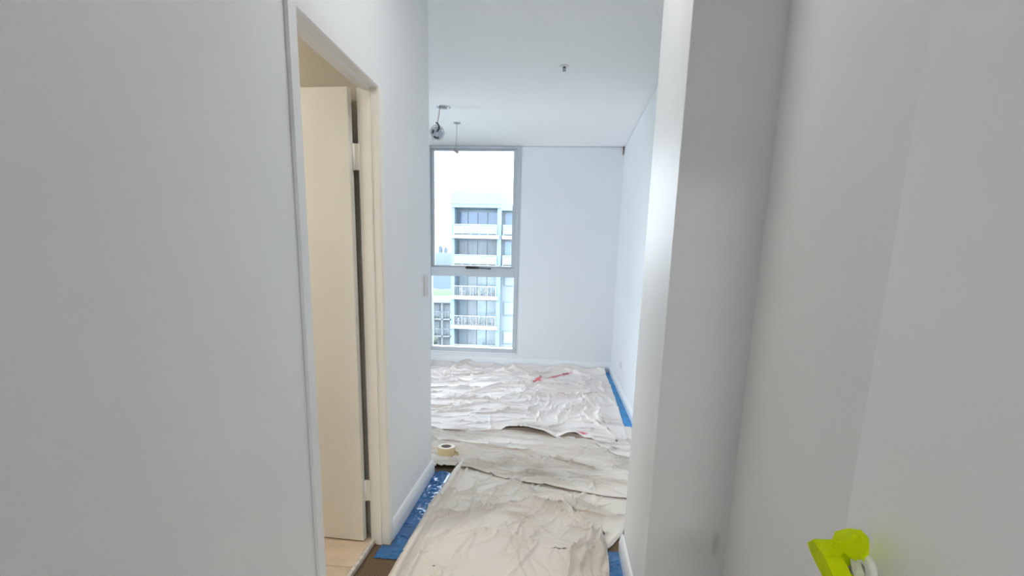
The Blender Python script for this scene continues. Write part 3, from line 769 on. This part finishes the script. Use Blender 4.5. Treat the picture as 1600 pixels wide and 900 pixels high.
for i, zt in enumerate(slabs):
    s = tb('balcony_slab', [(-11.95, -6.75, -.5, 2.2, zt-.40, zt)], SLAB)
    up = slabs[i-1]-.40 if i else 7.15
    r = tb('railing', [(-11.70, -7.0, -.46, -.40, zt+1.00, zt+1.08)] + [(x-.035, x+.035, -.46, -.40, zt, zt+1.0) for x in np.linspace(-11.65, -7.05, 6)], RAIL)
    if i < 2: tb('balustrade_glass', [(-11.65, -7.05, -.44, -.42, zt+.10, zt+.95)], RGLASS, tw)
    else: tb('balusters', [(x-.02, x+.02, -.44, -.41, zt+.05, zt+1.0) for x in np.linspace(-11.6, -7.1, 26)], RAIL, tw)
    # glazing at the back of each balcony
    wl = [(-11.5, -10.6), (-10.5, -9.5), (-9.4, -8.4), (-8.3, -7.2)]
    for k, (a, b) in enumerate(wl):
        m = (TGLASS if i == 0 else CURT if i == 1 else (BACK, CURT, TGLASS2, TGLASS2)[k])
        f = tb('window', [(a-.06, b+.06, 2.12, 2.2, zt+.02, up-.15)], RAIL)
        boxes('pane', [(a+9.3, b+9.3, 2.06, 2.12, zt+.1+30, up-.25+30)], m, f)
    if i >= 2:
        rng = random.Random(i)
        for k in range(6):
            x = -11.2+k*.72+rng.uniform(-.2, .2)
            tb('balcony_clutter', [(x-.12, x+.12, .3, .6, zt, zt+rng.uniform(.5, .9)), (x-.2, x+.2, .25, .7, zt+.35, zt+.45)], CHAIRM)
# wing to the right
tb('wing_wall', [(-6.58, 4.0, 1.2, 13, -30, 6.9)], FACW)
tb('wing_roof', [(-6.58, 4.1, -.1, 13, 6.9, 7.12)], FAC)
for i, zt in enumerate(slabs):
    up = slabs[i-1]-.40 if i else 6.9
    for x0 in (-6.5, -3.6, -.7):
        if i < 2:
            tb('balcony_slab', [(x0, x0+2.8, -.3, 1.2, zt-.40, zt)], SLAB)
            tb('railing', [(x0+.1, x0+2.7, -.26, -.22, zt+1., zt+1.08), (x0+.1, x0+.16, -.26, -.22, zt, zt+1.), (x0+1.4, x0+1.46, -.26, -.22, zt, zt+1.)], RAIL)
            tb('balustrade_glass', [(x0+.15, x0+2.65, -.25, -.23, zt+.1, zt+.95)], RGLASS)
            f = tb('window', [(x0+.15, x0+2.6, 1.1, 1.2, zt+.02, up-.1)], RAIL); boxes('pane', [(x0+.25+9.3, x0+2.5+9.3, 1.04, 1.1, zt+.1+30, up-.2+30)], TGLASS, f)
        else:
            f = tb('window', [(x0+.2, x0+1.75, 1.1, 1.2, zt+1.1, zt+2.6)], FAC)
            boxes('pane', [(x0+.3+9.3, x0+1.65+9.3, 1.04, 1.1, zt+1.2+30, zt+2.5+30)], FACW if i < 4 else TGLASS2, f)

# low white terrace building to the left of the tower
lt = empty('terrace_house', (-17, 78, -30)); tag(lt, 'low white terrace building with open frames left of the tower', 'building')
def lb(name, L, m, p=lt): return boxes(name, [(a+17, b+17, c, d, e+30, f+30) for a, b, c, d, e, f in L], m, p)
LEAFY = mat('courtyard_green', (0.083, 0.098, 0.077), .9, .5, 1.2)
lb('rear_wall', [(-30, -14.2, 1.3, 9, -30, -4.3)], FACW)
lb('roof', [(-30.2, -14.0, -.2, 9.2, -4.3, -3.9)], SLAB)
for zt in (-6.6, -9.1, -11.6, -14.1, -17): lb('floor_slab', [(-30, -14.2, 0, 1.3, zt-.18, zt)], SLAB)
for x in np.arange(-29.5, -14, 1.25): lb('column', [(x-.09, x+.09, 0, .2, -30, -4.3)], RAIL)
for zt in (-6.6, -9.1, -11.6, -14.1):
    for x in np.arange(-29.5, -15.2, 2.5):
        f = lb('window', [(x+.2, x+1.9, 1.2, 1.3, zt+.1, zt+2.0)], RAIL); boxes('pane', [(x+.3+17, x+1.8+17, 1.12, 1.2, zt+.2+30, zt+1.9+30)], CURT, f)
    lb('railing', [(-29.6, -14.3, 0, .06, zt+.95, zt+1.02)] + [(x-.02, x+.02, 0, .05, zt, zt+.95) for x in np.arange(-29.5, -14.3, .42)], RAIL)
def blob_tree(x, y, z, r, h, seed, m, label, group):
    rng = random.Random(seed)
    e = empty('tree', (x, y, z)); tag(e, label, 'tree', group)
    tube('trunk', [(0, 0, 0), (.1, 0, h*.4), (0, .1, h*.75)], [r*.10, r*.08, r*.05], BROWNW, e, n=7)
    bm = bmesh.new()
    for k in range(9):
        a = rng.uniform(0, 2*PI); d = rng.uniform(0, .7)*r; rr = r*rng.uniform(.35, .6)
        ret = bmesh.ops.create_icosphere(bm, subdivisions=2, radius=rr, matrix=Matrix.Translation((d*math.cos(a), d*math.sin(a), h*.55+rng.uniform(0, .45)*h)))
        for v in ret['verts']: v.co += Vector((rng.uniform(-1, 1), rng.uniform(-1, 1), rng.uniform(-1, 1)))*rr*.16
    obj('crown', bm, m, e)
for i, (x, y, z, r, h, lab) in enumerate(((-16.9, 73, -29.0, 1.3, 21.5, 'leafy courtyard tree before the terrace building, farther from the tower'),
                                          (-14.9, 70.5, -30.0, .9, 21.0, 'leafy courtyard tree before the terrace building, nearer the tower'))):
    blob_tree(x, y, z, r, h, i, LEAFY, lab, 'courtyard trees')
GRASS = mat('lawn', (.050, .074, .036), .95, .15, .02)
HILL = mat('hazy_hill', (.042, .060, .078), .95, .12, .012)  # blue distance haze painted into the base colour
struct(boxes('ground', [(-900, 900, 14, 1500, -31, -30)], GRASS), 'green ground far below the window', 'ground')
def ridge(name, y, x0, x1, prof, depth, m, label, cat, seed):
    rng = np.random.RandomState(seed); xs = np.linspace(x0, x1, 80)
    bm = bmesh.new(); rows = []
    for j, t in enumerate((0, .35, .7, 1.)):
        rows.append([bm.verts.new((x, y+depth*t, -30+(prof(x)+30+rng.uniform(-.6, .6))*math.sin(PI/2*min(1, t*1.3)))) for x in xs])
    for A, B in zip(rows, rows[1:]):
        for i in range(len(xs)-1): bm.faces.new((A[i], A[i+1], B[i+1], B[i]))
    o = obj(name, bm, m, smooth=True)
    return struct(o, label, cat)
ridge('hill_near', 170, -260, 200, lambda x: -7.2+2.0*math.sin(x*.05+1.0), 60, GRASS, 'green slope left of the tower', 'hill', 1)
ridge('hill_far', 420, -700, 500, lambda x: 11.0+2.0*math.sin(x*.021+2)+1.5*math.sin(x*.09), 150, HILL, 'hazy blue hill on the horizon', 'hill', 2)
HAZE_T = mat('hazy_tower', (.085, .115, .145), .95, .05, .1)  # haze painted in, lightened because upright faces catch less sky
for x, hgt, w, lab in ((-124, 17.5, 3, 'left one of two tiny hazy towers on the ridge'), (-118.5, 16.5, 2.6, 'right one of two tiny hazy towers on the ridge')):
    t = empty('distant_tower', (x, 560, -30)); tag(t, lab, 'building', 'hazy towers on the ridge')
    boxes('body', [(-w/2, w/2, 0, 6, 0, 30+hgt)], HAZE_T, t); boxes('roof_plant', [(-w/4, w/4, 1, 4, 30+hgt, 31.2+hgt)], HAZE_T, t)
